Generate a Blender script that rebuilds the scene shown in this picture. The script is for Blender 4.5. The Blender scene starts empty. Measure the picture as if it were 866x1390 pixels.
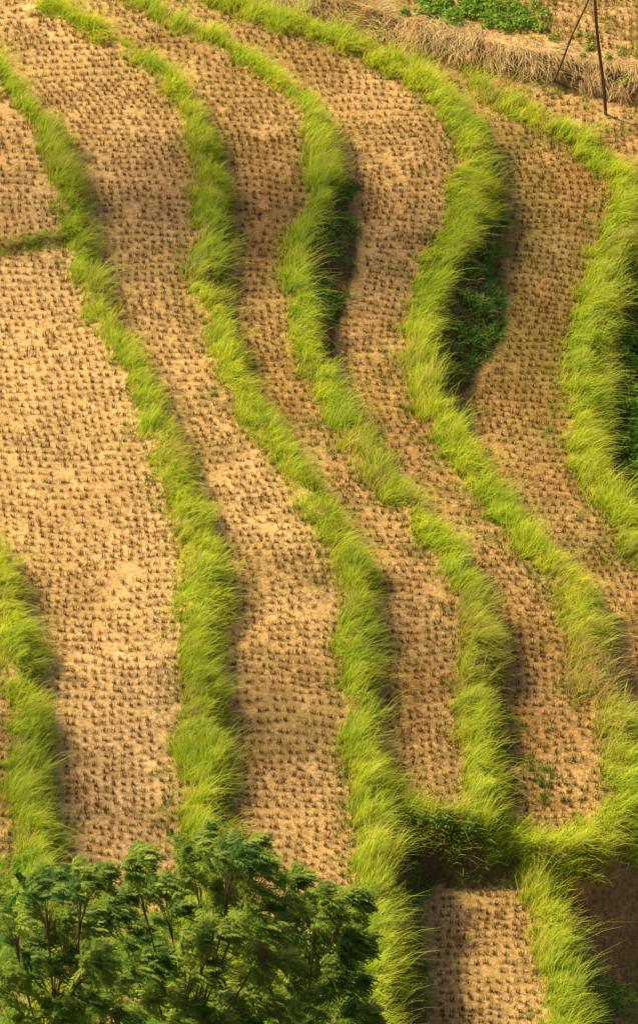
import bpy, math, numpy as np
from mathutils import Vector
rng=np.random.default_rng(7)
PITCH=math.radians(38); HALF=math.radians(5.8); D=130.0
F=695/math.tan(HALF)
C=np.array([0,-D*math.cos(PITCH),D*math.sin(PITCH)])
fw=np.array([0,math.cos(PITCH),-math.sin(PITCH)]); up=np.array([0,math.sin(PITCH),math.cos(PITCH)]); rt=np.array([1.,0,0])
def ray(px,py): return fw+rt*(px-433)/F+up*(695-py)/F
def unz(px,py,z):
    r=ray(px,py); return C+r*((z-C[2])/r[2])
def uny(px,py,y):
    r=ray(px,py); return C+r*((y-C[1])/r[1])
# ---------------- noise
def vnoise(x,y,s,seed):
    r=np.random.default_rng(seed).random((128,128))
    u=np.asarray(x)/s+500.3; v=np.asarray(y)/s+500.7
    i=np.floor(u).astype(int); j=np.floor(v).astype(int); a=u-i; b=v-j
    a=a*a*(3-2*a); b=b*b*(3-2*b)
    g=lambda p,q:r[p%128,q%128]
    return (g(i,j)*(1-a)+g(i+1,j)*a)*(1-b)+(g(i,j+1)*(1-a)+g(i+1,j+1)*a)*b
def fb(x,y,s,seed): return (vnoise(x,y,s,seed)+.5*vnoise(x,y,s/2,seed+1)+.25*vnoise(x,y,s/4,seed+2))/1.75
# ---------------- terraces
rimZ=[(-200,600),(-60,690),(0,760),(25,850),(38,950),(45,1050),(55,1130),(60,1200),(70,1400),(80,1800)]
rimA=[(-300,-60),(-120,20),(-20,70),(40,140),(80,200),(98,270),(114,350),(135,410),(175,480),(212,560),(244,640),(272,720),(278,780),(275,850),(282,930),(287,1020),(287,1110),(287,1300),(290,1800)]
rimB=[(-300,-130),(-60,-50),(20,-20),(80,10),(172,65),(230,100),(264,155),(287,220),(292,300),(276,370),(288,440),(328,520),(370,590),(418,665),(468,740),(490,800),(487,890),(495,970),(507,1060),(516,1150),(516,1250),(520,1390),(520,1800)]
rimC=[(-200,-150),(0,-80),(110,-30),(175,0),(270,45),(360,90),(417,140),(445,200),(435,280),(412,355),(409,430),(426,505),(462,570),(512,635),(575,705),(632,785),(651,865),(642,940),(648,1010),(662,1090),(655,1125),(615,1118),(560,1112),(400,1110)]
rimD=[(-100,-200),(150,-75),(250,-25),(345,12),(465,48),(552,88),(608,130),(642,190),(646,260),(622,340),(585,420),(573,490),(600,570),(656,650),(720,730),(788,800),(800,860),(812,930),(850,990),(860,1060),(853,1120),(800,1160),(720,1160),(660,1145),(400,1140)]
rimE=[(400,92),(560,92),(640,100),(690,140),(760,175),(825,205),(859,262),(850,330),(820,400),(798,470),(786,540),(803,620),(839,690),(880,750),(940,830),(960,950),(930,1080),(880,1150),(800,1172),(740,1180),(400,1195)]
P=[]
def add(name,h,pts,close,slope=2.0): P.append(dict(name=name,h=h,px=pts+close,slope=slope))
add('Z',.75,rimZ,[(-1300,1800),(-1300,500)])
add('A',0,rimA,[(-1300,1800),(-1300,-300)])
add('A2',.14,[(-600,370),(-100,338),(0,332),(50,326),(97,316),(100,270),(80,200),(40,140),(-20,70),(-300,-60)],[(-1300,-300),(-1300,370)])
add('B',-.7,rimB,[(-1300,1800),(-1300,-500)])
add('C',-1.45,rimC,[(-1300,1110),(-1300,-700)],1.6)
add('D',-2.35,rimD,[(-1300,1140),(-1300,-800)],1.5)
add('E',-3.5,rimE,[],1.5)
add('G',-2.9,[(100,-130),(380,-18),(480,8),(580,38),(640,54),(740,72),(866,98),(1100,140),(1700,220)],[(1700,-900),(-900,-900)],.85)
add('T6',-3.6,[(500,-300),(1800,-300),(1800,240),(950,222),(850,218),(500,215)],[])
add('T7',-4.9,[(500,0),(1800,0),(1800,950),(1050,1000),(900,1060),(500,1000)],[])
add('U',-2.75,[(400,1080),(690,1130),(724,1165),(742,1230),(752,1300),(762,1400),(775,1800)],[(300,1800)],1.2)
hs=0.1
gx=np.arange(-22,22.01,hs); gy=np.arange(-38,40.01,hs)
X,Y=np.meshgrid(gx,gy,indexing='ij')
def chaikin(p,n=2):
    for _ in range(n):
        q=np.roll(p,-1,0); p=np.stack([.75*p+.25*q,.25*p+.75*q],1).reshape(-1,2)
    return p
def sdist(px,py,poly):
    d2=np.full(px.shape,1e9,np.float32); ins=np.zeros(px.shape,bool)
    n=len(poly)
    for k in range(n):
        a=poly[k]; b=poly[(k+1)%n]; e=b-a; L=e@e
        if L<1e-9: continue
        wx=px-a[0]; wy=py-a[1]
        t=np.clip((wx*e[0]+wy*e[1])/L,0,1)
        d2=np.minimum(d2,(wx-t*e[0])**2+(wy-t*e[1])**2)
        c=(a[1]>py)!=(b[1]>py)
        if e[1]!=0: ins^=c&(px<a[0]+(py-a[1])*e[0]/e[1])
    d=np.sqrt(d2); return np.where(ins,-d,d)
Xf=X.astype(np.float32); Yf=Y.astype(np.float32)
wob=(fb(X,Y,1.3,3)-.5)*.42+(vnoise(X,Y,.3,9)-.5)*.16
def gauss(px,py,z,sx,sy,x=X,y=Y):
    c=unz(px,py,z); return np.exp(-((x-c[0])/sx)**2-((y-c[1])/sy)**2)
soft={'D':lambda x,y:gauss(640,400,-2.3,2.5,3.8,x,y),'C':lambda x,y:gauss(455,340,-1.4,2,3.8,x,y),'E':lambda x,y:np.maximum(gauss(835,1230,-4,2.6,4,x,y),.5*gauss(835,500,-4,2,4,x,y)),'A':lambda x,y:gauss(290,800,0,1.2,1.3,x,y)}
Zg=np.full(X.shape,-6.2); own=np.full(X.shape,-1); dist=[]
for i,p in enumerate(P):
    w=np.array([unz(a,b,p['h'])[:2] for a,b in p['px']])
    p['w']=chaikin(w)
    d=sdist(Xf,Yf,p['w'].astype(np.float32))+wob
    dist.append(d)
    bund=.10*np.exp(-((d+.2)/.2)**2) if p['name'] not in('G','T6','A2','T7') else .05*np.exp(-((d+.1)/.12)**2)
    s=p['slope']
    if p['name'] in soft: s=s*(1-.58*soft[p['name']](X,Y))
    z=p['h']-np.maximum(0,d)*s+bund
    m=z>Zg; Zg=np.where(m,z,Zg); own=np.where(m,i,own)
dist=np.array(dist)
idx={p['name']:i for i,p in enumerate(P)}
down=np.where(own>=0,np.take_along_axis(dist,np.maximum(own,0)[None],0)[0],5.)
slopeM=(down>.0)
Zg=Zg+(fb(X,Y,2.5,21)-.5)*.10+(vnoise(X,Y,.35,22)-.5)*.035+np.where(slopeM,(fb(X,Y,.6,23)-.5)*.35,0)
def cell(x,y):
    return np.clip(np.rint((x+22)/hs).astype(int),0,len(gx)-1),np.clip(np.rint((y+38)/hs).astype(int),0,len(gy)-1)
def hz(x,y):
    u=np.clip((x+22)/hs,0,len(gx)-1.001); v=np.clip((y+38)/hs,0,len(gy)-1.001)
    i=u.astype(int); j=v.astype(int); a=u-i; b=v-j
    return (Zg[i,j]*(1-a)+Zg[i+1,j]*a)*(1-b)+(Zg[i,j+1]*(1-a)+Zg[i+1,j+1]*a)*b
# ---------------- mesh helpers
def mesh_obj(name,V,Q,col=None,mat=None,smooth=False,parent=None):
    me=bpy.data.meshes.new(name)
    V=np.asarray(V,np.float32); Q=np.asarray(Q,np.int32); k=Q.shape[1]
    me.vertices.add(len(V)); me.vertices.foreach_set('co',V.ravel())
    me.loops.add(Q.size); me.loops.foreach_set('vertex_index',Q.ravel())
    me.polygons.add(len(Q)); me.polygons.foreach_set('loop_start',np.arange(0,Q.size,k,dtype=np.int32))
    me.polygons.foreach_set('loop_total',np.full(len(Q),k,np.int32))
    if smooth: me.polygons.foreach_set('use_smooth',np.ones(len(Q),bool))
    if col is not None:
        at=me.color_attributes.new('Col','FLOAT_COLOR','POINT')
        c=np.ones((len(V),4),np.float32); c[:,:3]=col; at.data.foreach_set('color',c.ravel())
    me.update(calc_edges=True); me.validate()
    if mat: me.materials.append(mat)
    o=bpy.data.objects.new(name,me); bpy.context.collection.objects.link(o)
    if parent: o.parent=parent
    return o
def nodes(name):
    m=bpy.data.materials.new(name); m.use_nodes=True; t=m.node_tree; t.nodes.clear(); return m,t
def leafmat(name,trans=.45,rough=.55,spec=.25):
    m,t=nodes(name); N=t.nodes; L=t.links
    a=N.new('ShaderNodeAttribute'); a.attribute_name='Col'
    geo=N.new('ShaderNodeTexCoord'); nz=N.new('ShaderNodeTexNoise'); nz.inputs['Scale'].default_value=3
    L.new(geo.outputs['Object'],nz.inputs['Vector'])
    mr=N.new('ShaderNodeMapRange'); mr.inputs['To Min'].default_value=.75; mr.inputs['To Max'].default_value=1.25; L.new(nz.outputs['Fac'],mr.inputs['Value'])
    mx=N.new('ShaderNodeVectorMath'); mx.operation='SCALE'; L.new(a.outputs['Color'],mx.inputs[0]); L.new(mr.outputs['Result'],mx.inputs['Scale'])
    p=N.new('ShaderNodeBsdfPrincipled'); p.inputs['Roughness'].default_value=rough; p.inputs['Specular IOR Level'].default_value=spec
    L.new(mx.outputs[0],p.inputs['Base Color'])
    o=N.new('ShaderNodeOutputMaterial')
    if trans>0:
        tr=N.new('ShaderNodeBsdfTranslucent'); L.new(mx.outputs[0],tr.inputs['Color'])
        ms=N.new('ShaderNodeMixShader'); ms.inputs[0].default_value=trans
        L.new(p.outputs[0],ms.inputs[1]); L.new(tr.outputs[0],ms.inputs[2]); L.new(ms.outputs[0],o.inputs[0])
    else: L.new(p.outputs[0],o.inputs[0])
    return m
M_grass=leafmat('grass_blades',.5); M_straw=leafmat('straw',.2,.8,.1); M_leaf=leafmat('leaves',.4,.5,.25)
def groundmat():
    m,t=nodes('terrace_soil'); N=t.nodes; L=t.links
    a=N.new('ShaderNodeAttribute'); a.attribute_name='Col'; tc=N.new('ShaderNodeTexCoord')
    def nz(s,d=6,r=.6):
        n=N.new('ShaderNodeTexNoise'); n.inputs['Scale'].default_value=s; n.inputs['Detail'].default_value=d; n.inputs['Roughness'].default_value=r
        L.new(tc.outputs['Object'],n.inputs['Vector']); return n
    n1=nz(8); n2=nz(1.1); 
    mr=N.new('ShaderNodeMapRange'); mr.inputs['From Min'].default_value=.32; mr.inputs['From Max'].default_value=.68; mr.inputs['To Min'].default_value=.5; mr.inputs['To Max'].default_value=1.3; L.new(n1.outputs['Fac'],mr.inputs['Value'])
    mr2=N.new('ShaderNodeMapRange'); mr2.inputs['From Min'].default_value=.3; mr2.inputs['From Max'].default_value=.7; mr2.inputs['To Min'].default_value=.82; mr2.inputs['To Max'].default_value=1.14; L.new(n2.outputs['Fac'],mr2.inputs['Value'])
    mu=N.new('ShaderNodeMath'); mu.operation='MULTIPLY'; L.new(mr.outputs[0],mu.inputs[0]); L.new(mr2.outputs[0],mu.inputs[1])
    mx=N.new('ShaderNodeVectorMath'); mx.operation='SCALE'; L.new(a.outputs['Color'],mx.inputs[0]); L.new(mu.outputs[0],mx.inputs['Scale'])
    p=N.new('ShaderNodeBsdfPrincipled'); p.inputs['Roughness'].default_value=.9; p.inputs['Specular IOR Level'].default_value=.08
    L.new(mx.outputs[0],p.inputs['Base Color'])
    b=N.new('ShaderNodeBump'); b.inputs['Strength'].default_value=.9; b.inputs['Distance'].default_value=.07
    n3=nz(14,5,.7); L.new(n3.outputs['Fac'],b.inputs['Height']); L.new(b.outputs[0],p.inputs['Normal'])
    o=N.new('ShaderNodeOutputMaterial'); L.new(p.outputs[0],o.inputs[0]); return m
M_soil=groundmat()
# ---------------- ground colours
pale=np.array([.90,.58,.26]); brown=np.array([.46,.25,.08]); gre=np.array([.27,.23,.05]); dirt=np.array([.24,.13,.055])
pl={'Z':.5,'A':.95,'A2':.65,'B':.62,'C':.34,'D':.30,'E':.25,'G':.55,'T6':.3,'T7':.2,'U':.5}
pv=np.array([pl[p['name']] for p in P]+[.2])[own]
pv=pv+.28*np.exp(-((X-unz(340,700,-.7)[0])/2.2)**2-((Y-unz(340,700,-.7)[1])/5.5)**2)+.22*np.clip((Y-17)/8,0,1)  # bright bands between the shade, partly put into the soil colour
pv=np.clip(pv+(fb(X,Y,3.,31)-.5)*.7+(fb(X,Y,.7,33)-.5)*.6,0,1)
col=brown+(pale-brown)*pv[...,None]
gm=np.array([{'B':.4,'E':.6,'G':.6,'T6':.4}.get(p['name'],.18) for p in P]+[.3])[own]
gf=np.clip((fb(X,Y,2.2,41)-.42)*4,0,1)*gm
col=col*(1-gf[...,None])+gre*gf[...,None]
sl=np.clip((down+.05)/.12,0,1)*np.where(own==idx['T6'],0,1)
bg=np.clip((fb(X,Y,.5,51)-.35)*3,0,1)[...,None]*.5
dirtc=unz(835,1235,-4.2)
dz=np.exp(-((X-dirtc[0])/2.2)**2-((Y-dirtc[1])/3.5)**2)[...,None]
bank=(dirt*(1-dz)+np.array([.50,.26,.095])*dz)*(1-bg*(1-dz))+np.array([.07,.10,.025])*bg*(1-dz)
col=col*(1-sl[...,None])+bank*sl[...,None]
nx,ny=X.shape
ii=np.arange(nx*ny).reshape(nx,ny)
Q=np.stack([ii[:-1,:-1],ii[1:,:-1],ii[1:,1:],ii[:-1,1:]],-1).reshape(-1,4)
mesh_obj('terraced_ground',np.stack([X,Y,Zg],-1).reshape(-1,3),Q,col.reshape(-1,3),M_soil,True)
ox=np.concatenate([np.linspace(-900,-60,30),np.linspace(-50,50,41),np.linspace(60,900,30)]); OX,OY=np.meshgrid(ox,ox,indexing='ij')
dd=np.maximum(np.abs(OX)-20,0)+np.maximum(np.abs(OY)-36,0)
OZ=-8.5+np.where(OX<-22,np.minimum((-OX-22)*.22,60)+7,0)*1.0+np.where(OX>22,-np.minimum((OX-22)*.25,50),0)+np.where(OY>40,np.minimum((OY-40)*.12,60),0)-np.where(OY<-38,np.minimum((-38-OY)*.5,45),0)
OZ+=(fb(OX,OY,25,61)-.5)*np.minimum(dd*.15,8)
n=len(ox); ii=np.arange(n*n).reshape(n,n); Q=np.stack([ii[:-1,:-1],ii[1:,:-1],ii[1:,1:],ii[:-1,1:]],-1).reshape(-1,4)
og=fb(OX,OY,30,63)[...,None]
mesh_obj('hillside',np.stack([OX,OY,OZ],-1).reshape(-1,3),Q,(np.array([.06,.10,.025])*og+np.array([.2,.15,.08])*(1-og)).reshape(-1,3),M_soil,True)
# ---------------- blades
def blades(base,head,length,lean,droop,width,col,K=3,tipcol=None,root=.6):
    n=len(base); t=np.linspace(0,1,K+1)[None,:,None]
    hd=np.stack([np.cos(head),np.sin(head),np.zeros(n)],-1)[:,None]
    L=length[:,None,None]; le=lean[:,None,None]; dr=droop[:,None,None]
    upv=np.array([0,0,1.])
    pts=base[:,None]+hd*L*(np.sin(le)*t+dr*t*t)+upv*L*(np.cos(le)*t-dr*.8*t**3)
    tw=head+math.pi/2+rng.normal(0,.7,n)
    wd=np.stack([np.cos(tw),np.sin(tw),np.zeros(n)],-1)[:,None]*width[:,None,None]*.5*(1-.85*t**1.5)
    V=np.stack([pts-wd,pts+wd],2).reshape(n,-1,3)
    cc=np.repeat(col[:,None],2*(K+1),1)
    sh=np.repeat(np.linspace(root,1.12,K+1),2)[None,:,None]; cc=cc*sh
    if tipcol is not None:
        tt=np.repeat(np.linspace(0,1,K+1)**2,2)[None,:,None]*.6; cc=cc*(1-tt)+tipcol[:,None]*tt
    b=np.arange(n)[:,None]*(2*(K+1)); q=np.array([[2*k,2*k+1,2*k+3,2*k+2] for k in range(K)]).ravel()[None]
    return V.reshape(-1,3),(b+q).reshape(-1,4),cc.reshape(-1,3)
def merge(parts):
    V=[];Q=[];Cc=[];o=0
    for v,q,c in parts: V.append(v);Q.append(q+o);Cc.append(c);o+=len(v)
    return np.concatenate(V),np.concatenate(Q),np.concatenate(Cc)
WIND=math.radians(20)
dryc=[(unz(808,925,-2.4),.9,1.6,.85),(unz(640,130,-2.4),.8,1.2,.4),(unz(800,1000,-2.4),.7,1.2,.5)]
def dryness(x,y):
    f=np.clip((fb(x,y,1.8,181)-.66)*3,0,.3)
    for c,a,b,s in dryc: f=np.maximum(f,s*np.exp(-((x-c[0])/a)**2-((y-c[1])/b)**2))
    return f
def clumps(cx,cy,nb,L0,spread,colA,colB,lean=.45,droop=.35,width=.018,wind=.35,tip=None,rad=.12):
    n=len(cx); k=nb; N=n*k
    cl=np.clip(.5*rng.random(n)+1.2*(fb(cx,cy,1.1,171)-.3),0,1)
    x=np.repeat(cx,k)+rng.normal(0,rad,N); y=np.repeat(cy,k)+rng.normal(0,rad,N)
    z=hz(x,y)-.02
    h=rng.random(N)*2*math.pi
    wl=wind*np.repeat(.4+1.1*fb(cx,cy,1.4,173),k)
    wdir=WIND+np.repeat((fb(cx,cy,1.5,175)-.5)*3.0,k)
    hx=np.cos(h)*(1-wl)+np.cos(wdir)*wl*1.6; hy=np.sin(h)*(1-wl)+np.sin(wdir)*wl*1.6
    head=np.arctan2(hy,hx)+rng.normal(0,.15,N)
    Ls=np.repeat(L0*(.45+1.05*rng.random(n)),k)*(.6+.5*rng.random(N))
    c=colA*(1-cl[:,None])+colB*cl[:,None]; c=c*(.74+.46*rng.random(n))[:,None]
    c=np.repeat(c,k,0)*(.75+.5*rng.random(N))[:,None]
    dead=rng.random(N)<.035+np.repeat(dryness(cx,cy),k); c[dead]=np.array([.78,.56,.24])*(.6+.5*rng.random(dead.sum()))[:,None]
    c=np.minimum(c,.92)
    tc=None
    if tip is not None:
        tc=np.repeat(np.array(tip)[None],N,0); tc[dead]=c[dead]
    return blades(np.stack([x,y,z],-1),head,Ls,np.abs(rng.normal(lean,.25,N)),np.abs(rng.normal(droop,.18,N)),width*(.7+.6*rng.random(N)),c,3,tc)
def scatter(n,f):
    x=rng.uniform(-11.5,11.5,n); y=rng.uniform(-30,33,n); i,j=cell(x,y)
    m=f(x,y,i,j); return x[m],y[m]
gi=[idx[k] for k in ('Z','A','A2','B','C','D','E','U')]; isg=np.isin(own,gi)
AREA=23*63
eX0=unz(640,100,-3.4)[0]
def rimf(lo=-.42,hi=.38,gap=.45):
    def f(x,y,i,j):
        o=own[i,j]; d=dist[np.maximum(o,0),i,j]
        d=np.where(o==idx['A2'],dist[idx['A'],i,j],d)
        far=np.clip((y+18)/40,0,1)
        w=1-.2*far
        w=np.where((o==idx['A'])|(o==idx['A2']),np.where(y>5,.75,.92+.25*np.clip((5-y)/10,0,1)),w)
        w=np.where((o==idx['D']),1.15,w); w=np.where((o==idx['E']),1.2,w)
        w=w*(.5+1.0*fb(x,y,1.0,71))
        h2=np.where(o==idx['D'],1-.85*soft['D'](x,y),1)*np.where(o==idx['C'],1-.85*soft['C'](x,y),1)
        ok=isg[i,j]&(d>lo*w)&(d<hi*w*h2)
        ok&=~((o==idx['E'])&(x<eX0+(rng.random(len(x))-.5)*.5)&(y>15))
        ok&=rng.random(len(x))<np.clip(gap+1.8*(fb(x,y,.6,79)-.25),0,1)
        return ok
    return f
gA=np.array([.40,.64,.018]); gB=np.array([.80,.88,.04]); gD=np.array([.15,.34,.025])
x,y=scatter(int(AREA*32),rimf(-.56,.44))
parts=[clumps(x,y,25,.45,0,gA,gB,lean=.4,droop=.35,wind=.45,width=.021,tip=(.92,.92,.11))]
print('rim clumps',len(x))
x,y=scatter(int(AREA*5),rimf(-.65,.4,.5)); parts.append(clumps(x,y,15,.92,0,gA,gB,lean=.35,droop=.5,wind=.65,width=.016,tip=(.95,.92,.18),rad=.05))
x,y=scatter(int(AREA*14),rimf(-1.0,.1)); parts.append(clumps(x,y,10,.24,0,gA*.8,gD,lean=.7,droop=.3,wind=.3,width=.017))
def bankf(x,y,i,j):
    d=down[i,j]; q=np.exp(-((x-dirtc[0])/1.8)**2-((y-dirtc[1])/3.2)**2)
    return (np.isin(own,[idx[k] for k in ('Z','A','B','C','D','E','U')]))[i,j]&(d>.2)&(d<2.3)&(fb(x,y,.8,77)>.37+.32*q)
x,y=scatter(int(AREA*24),bankf); parts.append(clumps(x,y,16,.26,0,gD*.8,gD*1.8,lean=.7,droop=.4,wind=.15,width=.03))
print('bank',len(x))
def dikef(x,y,i,j):
    d=dist[idx['A2'],i,j]; return (own[i,j]!=idx['B'])&(np.abs(d)<.28)&(dist[idx['A'],i,j]<-.1)
x,y=scatter(int(AREA*60),dikef); parts.append(clumps(x,y,14,.2,0,gA*.9,np.array([.6,.55,.08]),lean=.6,width=.02))
yb=unz(300,1235,-.5)[1]
def underf(x,y,i,j): return (x<unz(500,1300,-.5)[0])&(y<yb+(fb(x,y,1.5,133)-.5)*3)&(down[i,j]<.1)
x,y=scatter(int(AREA*14),underf); parts.append(clumps(x,y,20,.5,0,gA*.9,gD*1.7,lean=.5,droop=.35,wind=.4,width=.022))
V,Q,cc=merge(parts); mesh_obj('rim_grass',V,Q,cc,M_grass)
# ---------------- straw bank
def strawf(x,y,i,j):
    d=dist[idx['G'],i,j]
    return (own[i,j]==idx['G'])&(d>-.5-.4*fb(x,y,1.,141))&(d<.45)
x,y=scatter(int(AREA*30),strawf)
WS=WIND; WIND=math.radians(-70)
v=clumps(x,y,24,.36,0,np.array([.92,.70,.38]),np.array([.88,.58,.26]),lean=1.15,droop=.45,wind=.6,width=.02)
WIND=WS
mesh_obj('straw_bank',*v,M_straw)
def gfld(x,y,i,j): return (own[i,j]==idx['G'])&(dist[idx['G'],i,j]<-.6)&(fb(x,y,1.5,81)>.38)
x,y=scatter(int(AREA*14),gfld)
parts=[clumps(x,y,12,.26,0,np.array([.50,.50,.08]),np.array([.7,.52,.2]),lean=.5)]
def t6f(x,y,i,j): return (own[i,j]==idx['T6'])&(fb(x,y,.9,83)>.56)
x,y=scatter(int(AREA*8),t6f); parts.append(clumps(x,y,12,.25,0,gD,gA,lean=.5))
def vf(x,y,i,j): return ((own[i,j]==-1)&(rng.random(len(x))<.6))|((own[i,j]==idx['T7'])&(rng.random(len(x))<.6))
x,y=scatter(int(AREA*12),vf); parts.append(clumps(x,y,20,.5,0,gD,gA,lean=.4))
mesh_obj('weeds',*merge(parts),M_grass)
# ---------------- stubble
def edge(name):
    r={'Z':rimZ,'A':rimA,'B':rimB,'C':rimC[:20],'D':rimD[:18],'E':rimE[2:14]}[name]
    h=P[idx[name]]['h']; w=np.array([unz(a,b,h)[:2] for a,b in r]); w=w[np.argsort(w[:,1])]
    return lambda yy:np.interp(yy,w[:,1],w[:,0])
def midf(n):
    if n in('Z','G','T6','T7'): return lambda y:np.zeros_like(y)
    if n in('A','A2'): e=edge('A'); return lambda y:e(y)*.7
    if n=='U': return lambda y:y*0
    a=edge(n); b=edge({'B':'A','C':'B','D':'C','E':'D'}[n]); return lambda y:.5*(a(y)+b(y))
SX=[];SY=[];SP=[]
for n in pl:
    if n=='T7': continue
    i0=idx[n]; m=midf(n); ys=np.arange(-30,34,.30); ks=np.arange(-90,90)*.225
    YY,KK=np.meshgrid(ys,ks,indexing='ij')
    YY=YY+ (fb(KK,YY,3.5,91+i0)-.5)*1.4
    XX=m(YY)+KK+(fb(KK*0,YY,3,95)-.5)*.4
    XX=XX+rng.normal(0,.026,XX.shape); YY=YY+rng.normal(0,.024,XX.shape)
    XX=XX.ravel();YY=YY.ravel(); ok=(np.abs(XX)<11.5); XX=XX[ok];YY=YY[ok]
    i,j=cell(XX,YY); d=dist[i0,i,j]
    mg={'T6':-.1,'G':-.8,'A2':-.2}.get(n,-.40)
    ok=(own[i,j]==i0)&(d<mg)&(rng.random(len(XX))>.03+.3*(fb(XX,YY,1.2,97)>.66))
    for s in ((-1,0),(-2,0),(0,1),(0,2),(-3,0)):
        ok&=own[np.clip(i+s[0],0,nx-1),np.clip(j+s[1],0,ny-1)]==i0
    SX.append(XX[ok]);SY.append(YY[ok]);SP.append(np.full(ok.sum(),pl[n]))
SX=np.concatenate(SX);SY=np.concatenate(SY);SP=np.concatenate(SP); print('stubble',len(SX))
k=19; N=len(SX)*k
sx=np.repeat(SX,k)+rng.normal(0,.038,N); sy=np.repeat(SY,k)+rng.normal(0,.026,N); z=hz(sx,sy)-.01
cl=rng.random(len(SX)); c0=np.array([.16,.08,.02]);c1=np.array([.40,.21,.06])
c=c0+(c1-c0)*cl[:,None]*(.5+.5*SP[:,None]); c=np.repeat(c,k,0)*(.65+.6*rng.random(N))[:,None]
v1=blades(np.stack([sx,sy,z],-1),rng.random(N)*6.283,np.repeat(.12+.09*rng.random(len(SX)),k)*(.7+.5*rng.random(N)),np.abs(rng.normal(.38,.25,N)),np.zeros(N),np.full(N,.015),c,1,None,.4)
mesh_obj('rice_stubble',*v1,M_straw)
lx,ly=scatter(110000,lambda x,y,i,j:(down[i,j]<-.3)&(own[i,j]>=0)&(vnoise(x,y,1.2,101)+.5*rng.random(len(x))>.55))
n=len(lx); h=rng.random(n)*6.283; i,j=cell(lx,ly)
cc=np.array([.90,.62,.27])*((.5+.6*rng.random(n))*(.6+.4*pv[i,j]))[:,None]
v2=blades(np.stack([lx,ly,hz(lx,ly)+.012],-1),h,.08+.2*rng.random(n),np.full(n,1.5),np.zeros(n),np.full(n,.012),cc,1,None,.9)
mesh_obj('straw_litter',*v2,M_straw)
def regf(x,y,i,j): return (down[i,j]<-.5)&(own[i,j]>=0)&(fb(x,y,1.3,111)>.64)
x,y=scatter(int(AREA*5),regf)
gx_=[];gy_=[]
for (a,b,r,nn,h) in [(505,600,22,26,-2.3),(725,1045,60,60,-2.3),(690,980,20,14,-2.3),(560,520,30,14,-2.3)]:
    q=[unz(a+rng.normal(0,r*.5),b+rng.normal(0,r*.5),h) for _ in range(nn)]; gx_+=[t[0] for t in q]; gy_+=[t[1] for t in q]
v=merge([clumps(x,y,8,.13,0,gD,np.array([.35,.35,.08]),lean=.5,rad=.03,width=.014),clumps(np.array(gx_),np.array(gy_),14,.28,0,gD*.8,gD*1.1,lean=.3,rad=.04,wind=.1,width=.017)])
mesh_obj('rice_regrowth',*v,M_grass)
# ---------------- leaf shrubs
def leafcloud(cs,rad,per,size,ca,cb):
    n=len(cs)*per
    c=np.repeat(np.array(cs),per,0); r=np.repeat(np.array(rad),per)
    dv=rng.normal(0,1,(n,3)); dv/=np.linalg.norm(dv,axis=1)[:,None]; dv[:,2]=np.abs(dv[:,2])*1.0-.15
    pos=c+dv*(r*(.4+.75*rng.random(n)))[:,None]
    a=rng.normal(0,1,(n,3))+dv*.3; a[:,2]-=.3; a/=np.linalg.norm(a,axis=1)[:,None]
    nn=dv+rng.normal(0,.5,(n,3))+np.array([0,0,.6]); b=np.cross(a,nn); b/=np.linalg.norm(b,axis=1)[:,None]+1e-9
    s=(size*(.6+.8*rng.random(n)))[:,None]
    V=np.stack([pos-a*s*.5,pos+b*s*.3,pos+a*s*.6,pos-b*s*.3],1).reshape(-1,3)
    Q=np.arange(n*4).reshape(-1,4); cr=rng.random(n)[:,None]
    cc=np.repeat((ca*(1-cr)+cb*cr),4,0)
    return V,Q,cc
def shrubrow(name,pts,h,r,per,size,ca,cb,nper=8,jit=25,vj=.25):
    cs=[];rd=[]
    for a,b in pts:
        for _ in range(nper):
            q=unz(a+rng.normal(0,jit),b+rng.normal(0,jit*vj),h); z=hz(q[:1],q[1:2])[0]
            rr=r*(.4+.9*rng.random()); cs.append([q[0],q[1],z+rr*.3]); rd.append(rr)
    mesh_obj(name,*leafcloud(cs,rd,per,size,np.array(ca),np.array(cb)),M_leaf)
shrubrow('shrub_row',[(545,1112),(575,1116),(605,1116),(632,1122)],-1.4,.2,130,.09,(.10,.20,.02),(.28,.42,.05),7,12)
shrubrow('shrub_row',[(575,8),(605,14),(640,20),(680,30),(715,38),(650,8),(700,20)],-2.9,.24,120,.10,(.18,.36,.035),(.42,.56,.07),10,18,.35)
shrubrow('shrub_row',[(790,60),(840,70),(880,78)],-2.9,.16,80,.08,(.24,.4,.04),(.45,.52,.08),6,28,.3)
shrubrow('bank_shrub',[(850,460),(853,500),(850,540),(852,580),(858,620),(868,670)],-4.3,.3,170,.11,(.14,.30,.03),(.38,.56,.06),8,13,1.3)
shrubrow('bank_shrub',[(668,330),(655,370),(643,410),(632,450),(620,490)],-2.9,.2,110,.09,(.10,.20,.03),(.28,.42,.05),4,12,1)
shrubrow('bank_shrub',[(468,250),(465,300),(455,350),(447,400)],-1.9,.16,100,.09,(.10,.20,.03),(.28,.42,.05),4,8,1)
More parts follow.
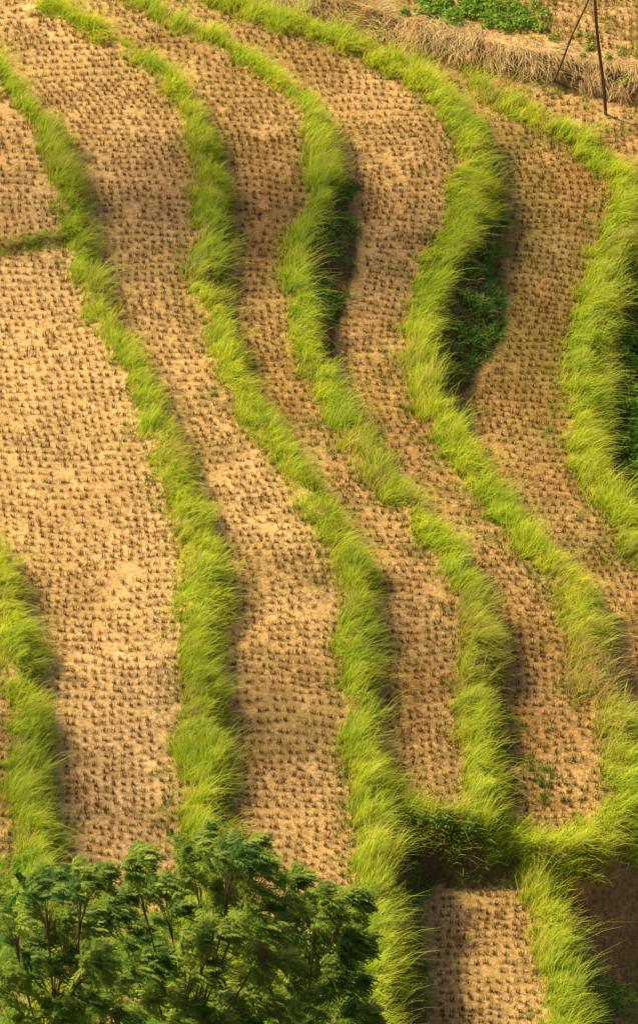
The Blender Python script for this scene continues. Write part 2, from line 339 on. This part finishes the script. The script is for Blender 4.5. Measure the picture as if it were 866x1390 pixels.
# ---------------- poles
def tube(pts,rad,sides=8):
    pts=np.array(pts,float); n=len(pts); V=[]
    for k in range(n):
        t=pts[min(k+1,n-1)]-pts[max(k-1,0)]; t/=np.linalg.norm(t)+1e-9
        a=np.cross(t,[0.3,.9,.1]); a/=np.linalg.norm(a)+1e-9; b=np.cross(t,a)
        for s in range(sides):
            an=2*math.pi*s/sides; V.append(pts[k]+(a*math.cos(an)+b*math.sin(an))*rad[k])
    Q=[[k*sides+s,k*sides+(s+1)%sides,(k+1)*sides+(s+1)%sides,(k+1)*sides+s] for k in range(n-1) for s in range(sides)]
    return np.array(V),np.array(Q),np.repeat(np.array([[.19,.105,.06]]),len(V),0)
M_bark=leafmat('bark',0,.85,.1)
def pole(base,top,r0,r1):
    n=24; t=np.linspace(0,1,n)[:,None]; p=base*(1-t)+top*t; p[:,0]+=.02*np.sin(t[:,0]*9)
    r=r0+(r1-r0)*t[:,0]+np.where(np.arange(n)%5==0,.006,0)
    mesh_obj('wooden_pole',*tube(p,r,10),M_bark,True)
b=unz(822,156,-3.6); b[2]=hz(b[:1],b[1:2])[0]-.1; tp=uny(801,-60,b[1]); pole(b,tp,.055,.04)
b2=unz(748,108,-3.3); b2[2]=hz(b2[:1],b2[1:2])[0]-.1; tp2=uny(806,-20,b2[1]+.3); pole(b2,tp2,.035,.025)
# ---------------- trees
def tree(rootpx,puffs,seed):
    root=unz(rootpx[0],rootpx[1],-.4); root[2]=hz(root[:1],root[1:2])[0]-.2
    r=np.random.default_rng(seed); parts=[]
    Y0=root[1]
    cs=[]
    for (a,b,rr) in puffs:
        p=uny(a,b+12,Y0+r.uniform(-1.5,1.5)); cs.append((p,rr*.016*r.uniform(.85,1.12)))
    fork=root+np.array([.1,0,max(1.6,(min(c[0][2] for c in cs)-root[2])*.55)])
    parts.append(tube([root,root*.5+fork*.5+[.08,.05,0],fork],[.14,.10,.08]))
    def bez(a,b,c,n=8):
        t=np.linspace(0,1,n)[:,None]; return a*(1-t)**2+2*b*t*(1-t)+c*t*t
    SP=[];SD=[];SS=[];ST=[]
    for c,rr in cs:
        pt=r.uniform(-.3,.25)
        midp=fork*.55+c*.45; midp[2]-=.15*abs(c[0]-fork[0]); midp+=r.normal(0,.22,3)
        pts=bez(fork,midp,c); parts.append(tube(pts,np.linspace(.036,.012,8),6))
        for q in range(9):
            dv=r.normal(0,1,3); dv/=np.linalg.norm(dv); dv[2]=abs(dv[2])*.8-.15; e=c+dv*rr*r.uniform(.5,1.15)
            parts.append(tube(bez(pts[-3],c*.6+pts[-3]*.4+[0,0,-.1],e,4),np.linspace(.012,.005,4),4))
            for s in range(13):
                SP.append(e+r.normal(0,.09,3)*rr/.6); dd=dv*.5+r.normal(0,.4,3)+np.array([1.0,0,.2]); SD.append(dd/np.linalg.norm(dd)); SS.append(r.uniform(.24,.5)); ST.append(pt)
    mk=len(SP); SP=np.array(SP);SD=np.array(SD);SS=np.array(SS)
    tint=.5+r.random(mk)*.9+np.array(ST)
    side=np.cross(SD,[0,0,1.]); side/=np.linalg.norm(side,axis=1)[:,None]+1e-9; un=np.cross(side,SD)
    Vl=[];Cl=[]
    ca=np.array([.10,.20,.018]);cb=np.array([.42,.52,.05])
    for kk in range(9):
        t=(kk+.6)/9
        base=SP+SD*(SS*t)[:,None]+np.array([0,0,-1.])*(SS*.5*t*t)[:,None]
        for sg in(-1,1):
            dr=side*sg*.85+SD*.75+np.array([0,0,-.35])+r.normal(0,.12,(mk,3)); dr/=np.linalg.norm(dr,axis=1)[:,None]
            L=(SS*.36*(1-.55*abs(t-.4)))[:,None]; w=np.cross(dr,un); w/=np.linalg.norm(w,axis=1)[:,None]+1e-9; w=w*.022
            Vl.append(np.stack([base,base+dr*L*.45+w,base+dr*L,base+dr*L*.45-w],1))
            f=np.clip(tint*(.75+.4*r.random(mk)),0,1.4)[:,None]-.5; Cl.append(np.repeat((ca*(1-f)+cb*f)[:,None],4,1))
    Vl=np.concatenate(Vl).reshape(-1,3); Cl=np.clip(np.concatenate(Cl).reshape(-1,3),.01,1)
    e=bpy.data.objects.new('feathery_tree',None); bpy.context.collection.objects.link(e)
    mesh_obj('crown',Vl,np.arange(len(Vl)).reshape(-1,4),Cl,M_leaf,False,e)
    mesh_obj('trunk_and_branches',*merge(parts),M_bark,True,e)
tree((80,1560),[(18,1222,34),(62,1205,36),(112,1180,32),(30,1268,36),(96,1245,32),(150,1225,30),(15,1330,40),(75,1310,36),(130,1290,34),(60,1370,40),(150,1350,36),(100,1350,36)],1)
tree((240,1560),[(180,1165,30),(222,1190,32),(265,1145,32),(318,1148,34),(350,1175,28),(292,1190,32),(245,1240,32),(395,1192,20),(190,1250,30),(200,1290,34),(260,1310,38),(310,1270,34),(220,1360,38),(300,1365,38),(280,1260,30),(255,1375,36)],2)
tree((400,1570),[(345,1235,34),(388,1240,32),(430,1222,30),(468,1215,18),(440,1268,36),(352,1285,38),(474,1268,22),(400,1310,36),(450,1325,34),(350,1350,38),(420,1375,38),(480,1370,26),(395,1275,30)],3)
# ---------------- light / camera
az=math.atan2(.5,-.85); el=math.radians(47)
sd=Vector((math.cos(az)*math.cos(el),math.sin(az)*math.cos(el),math.sin(el)))
su=bpy.data.lights.new('sun','SUN'); su.energy=5; su.angle=math.radians(.6); su.color=(1,.83,.42)
so=bpy.data.objects.new('sun',su); so.rotation_euler=sd.to_track_quat('Z','Y').to_euler(); so.location=(0,0,60); bpy.context.collection.objects.link(so)
def shade_cloud(px,py,z,rx,ry,dist_,seed):  # small unseen cloud added toward the sun to shade one field patch
    r=np.random.default_rng(seed); t=unz(px,py,z); c=t+np.array(sd)*dist_
    V=[];Q=[];o=0
    nu,nv=16,9
    for k in range(7):
        cc=c+np.array([r.normal(0,rx*.45),r.normal(0,ry*.45),r.normal(0,.3)]); s=np.array([rx,ry,min(rx,ry)*.5])*r.uniform(.32,.5)
        for a in range(nv):
            th=math.pi*(a+.01)/(nv-1+.02)
            for b_ in range(nu):
                ph=2*math.pi*b_/nu; dv=np.array([math.sin(th)*math.cos(ph),math.sin(th)*math.sin(ph),math.cos(th)])
                V.append(cc+dv*s*(1+.15*r.random()))
        for a in range(nv-1):
            for b_ in range(nu): Q.append([o+a*nu+b_,o+a*nu+(b_+1)%nu,o+(a+1)*nu+(b_+1)%nu,o+(a+1)*nu+b_])
        o+=nu*nv
    mesh_obj('shade_cloud',V,Q,np.full((len(V),3),.8),M_bark,True)
shade_cloud(165,300,-.7,1.9,4.2,400,1); shade_cloud(345,350,-1.5,1.6,3.2,400,2); shade_cloud(520,330,-2.4,1.9,2.6,400,3)
shade_cloud(350,1000,-.7,2.4,2.5,400,4); shade_cloud(120,1080,0,2.2,2.6,400,5); shade_cloud(670,330,-3,1.7,2.5,400,6); shade_cloud(590,930,-2,1.5,2.2,400,7)
w=bpy.data.worlds.new('World'); bpy.context.scene.world=w; w.use_nodes=True
nt=w.node_tree; bgn=nt.nodes['Background']; sk=nt.nodes.new('ShaderNodeTexSky'); sk.sky_type='NISHITA'; sk.sun_disc=False
sk.dust_density=5; sk.ozone_density=.4; sk.air_density=.8
sk.sun_elevation=el; sk.sun_rotation=math.atan2(sd.x,sd.y); nt.links.new(sk.outputs[0],bgn.inputs[0]); bgn.inputs[1].default_value=.115
cam=bpy.data.cameras.new('camera'); cam.sensor_fit='VERTICAL'; cam.sensor_height=24; cam.lens=12/math.tan(HALF); cam.clip_end=3000
co=bpy.data.objects.new('camera',cam); co.location=C; co.rotation_euler=(math.pi/2-PITCH,0,0); bpy.context.collection.objects.link(co)
sc=bpy.context.scene; sc.camera=co; sc.view_settings.view_transform='Standard'; sc.view_settings.look='None'; sc.view_settings.exposure=0
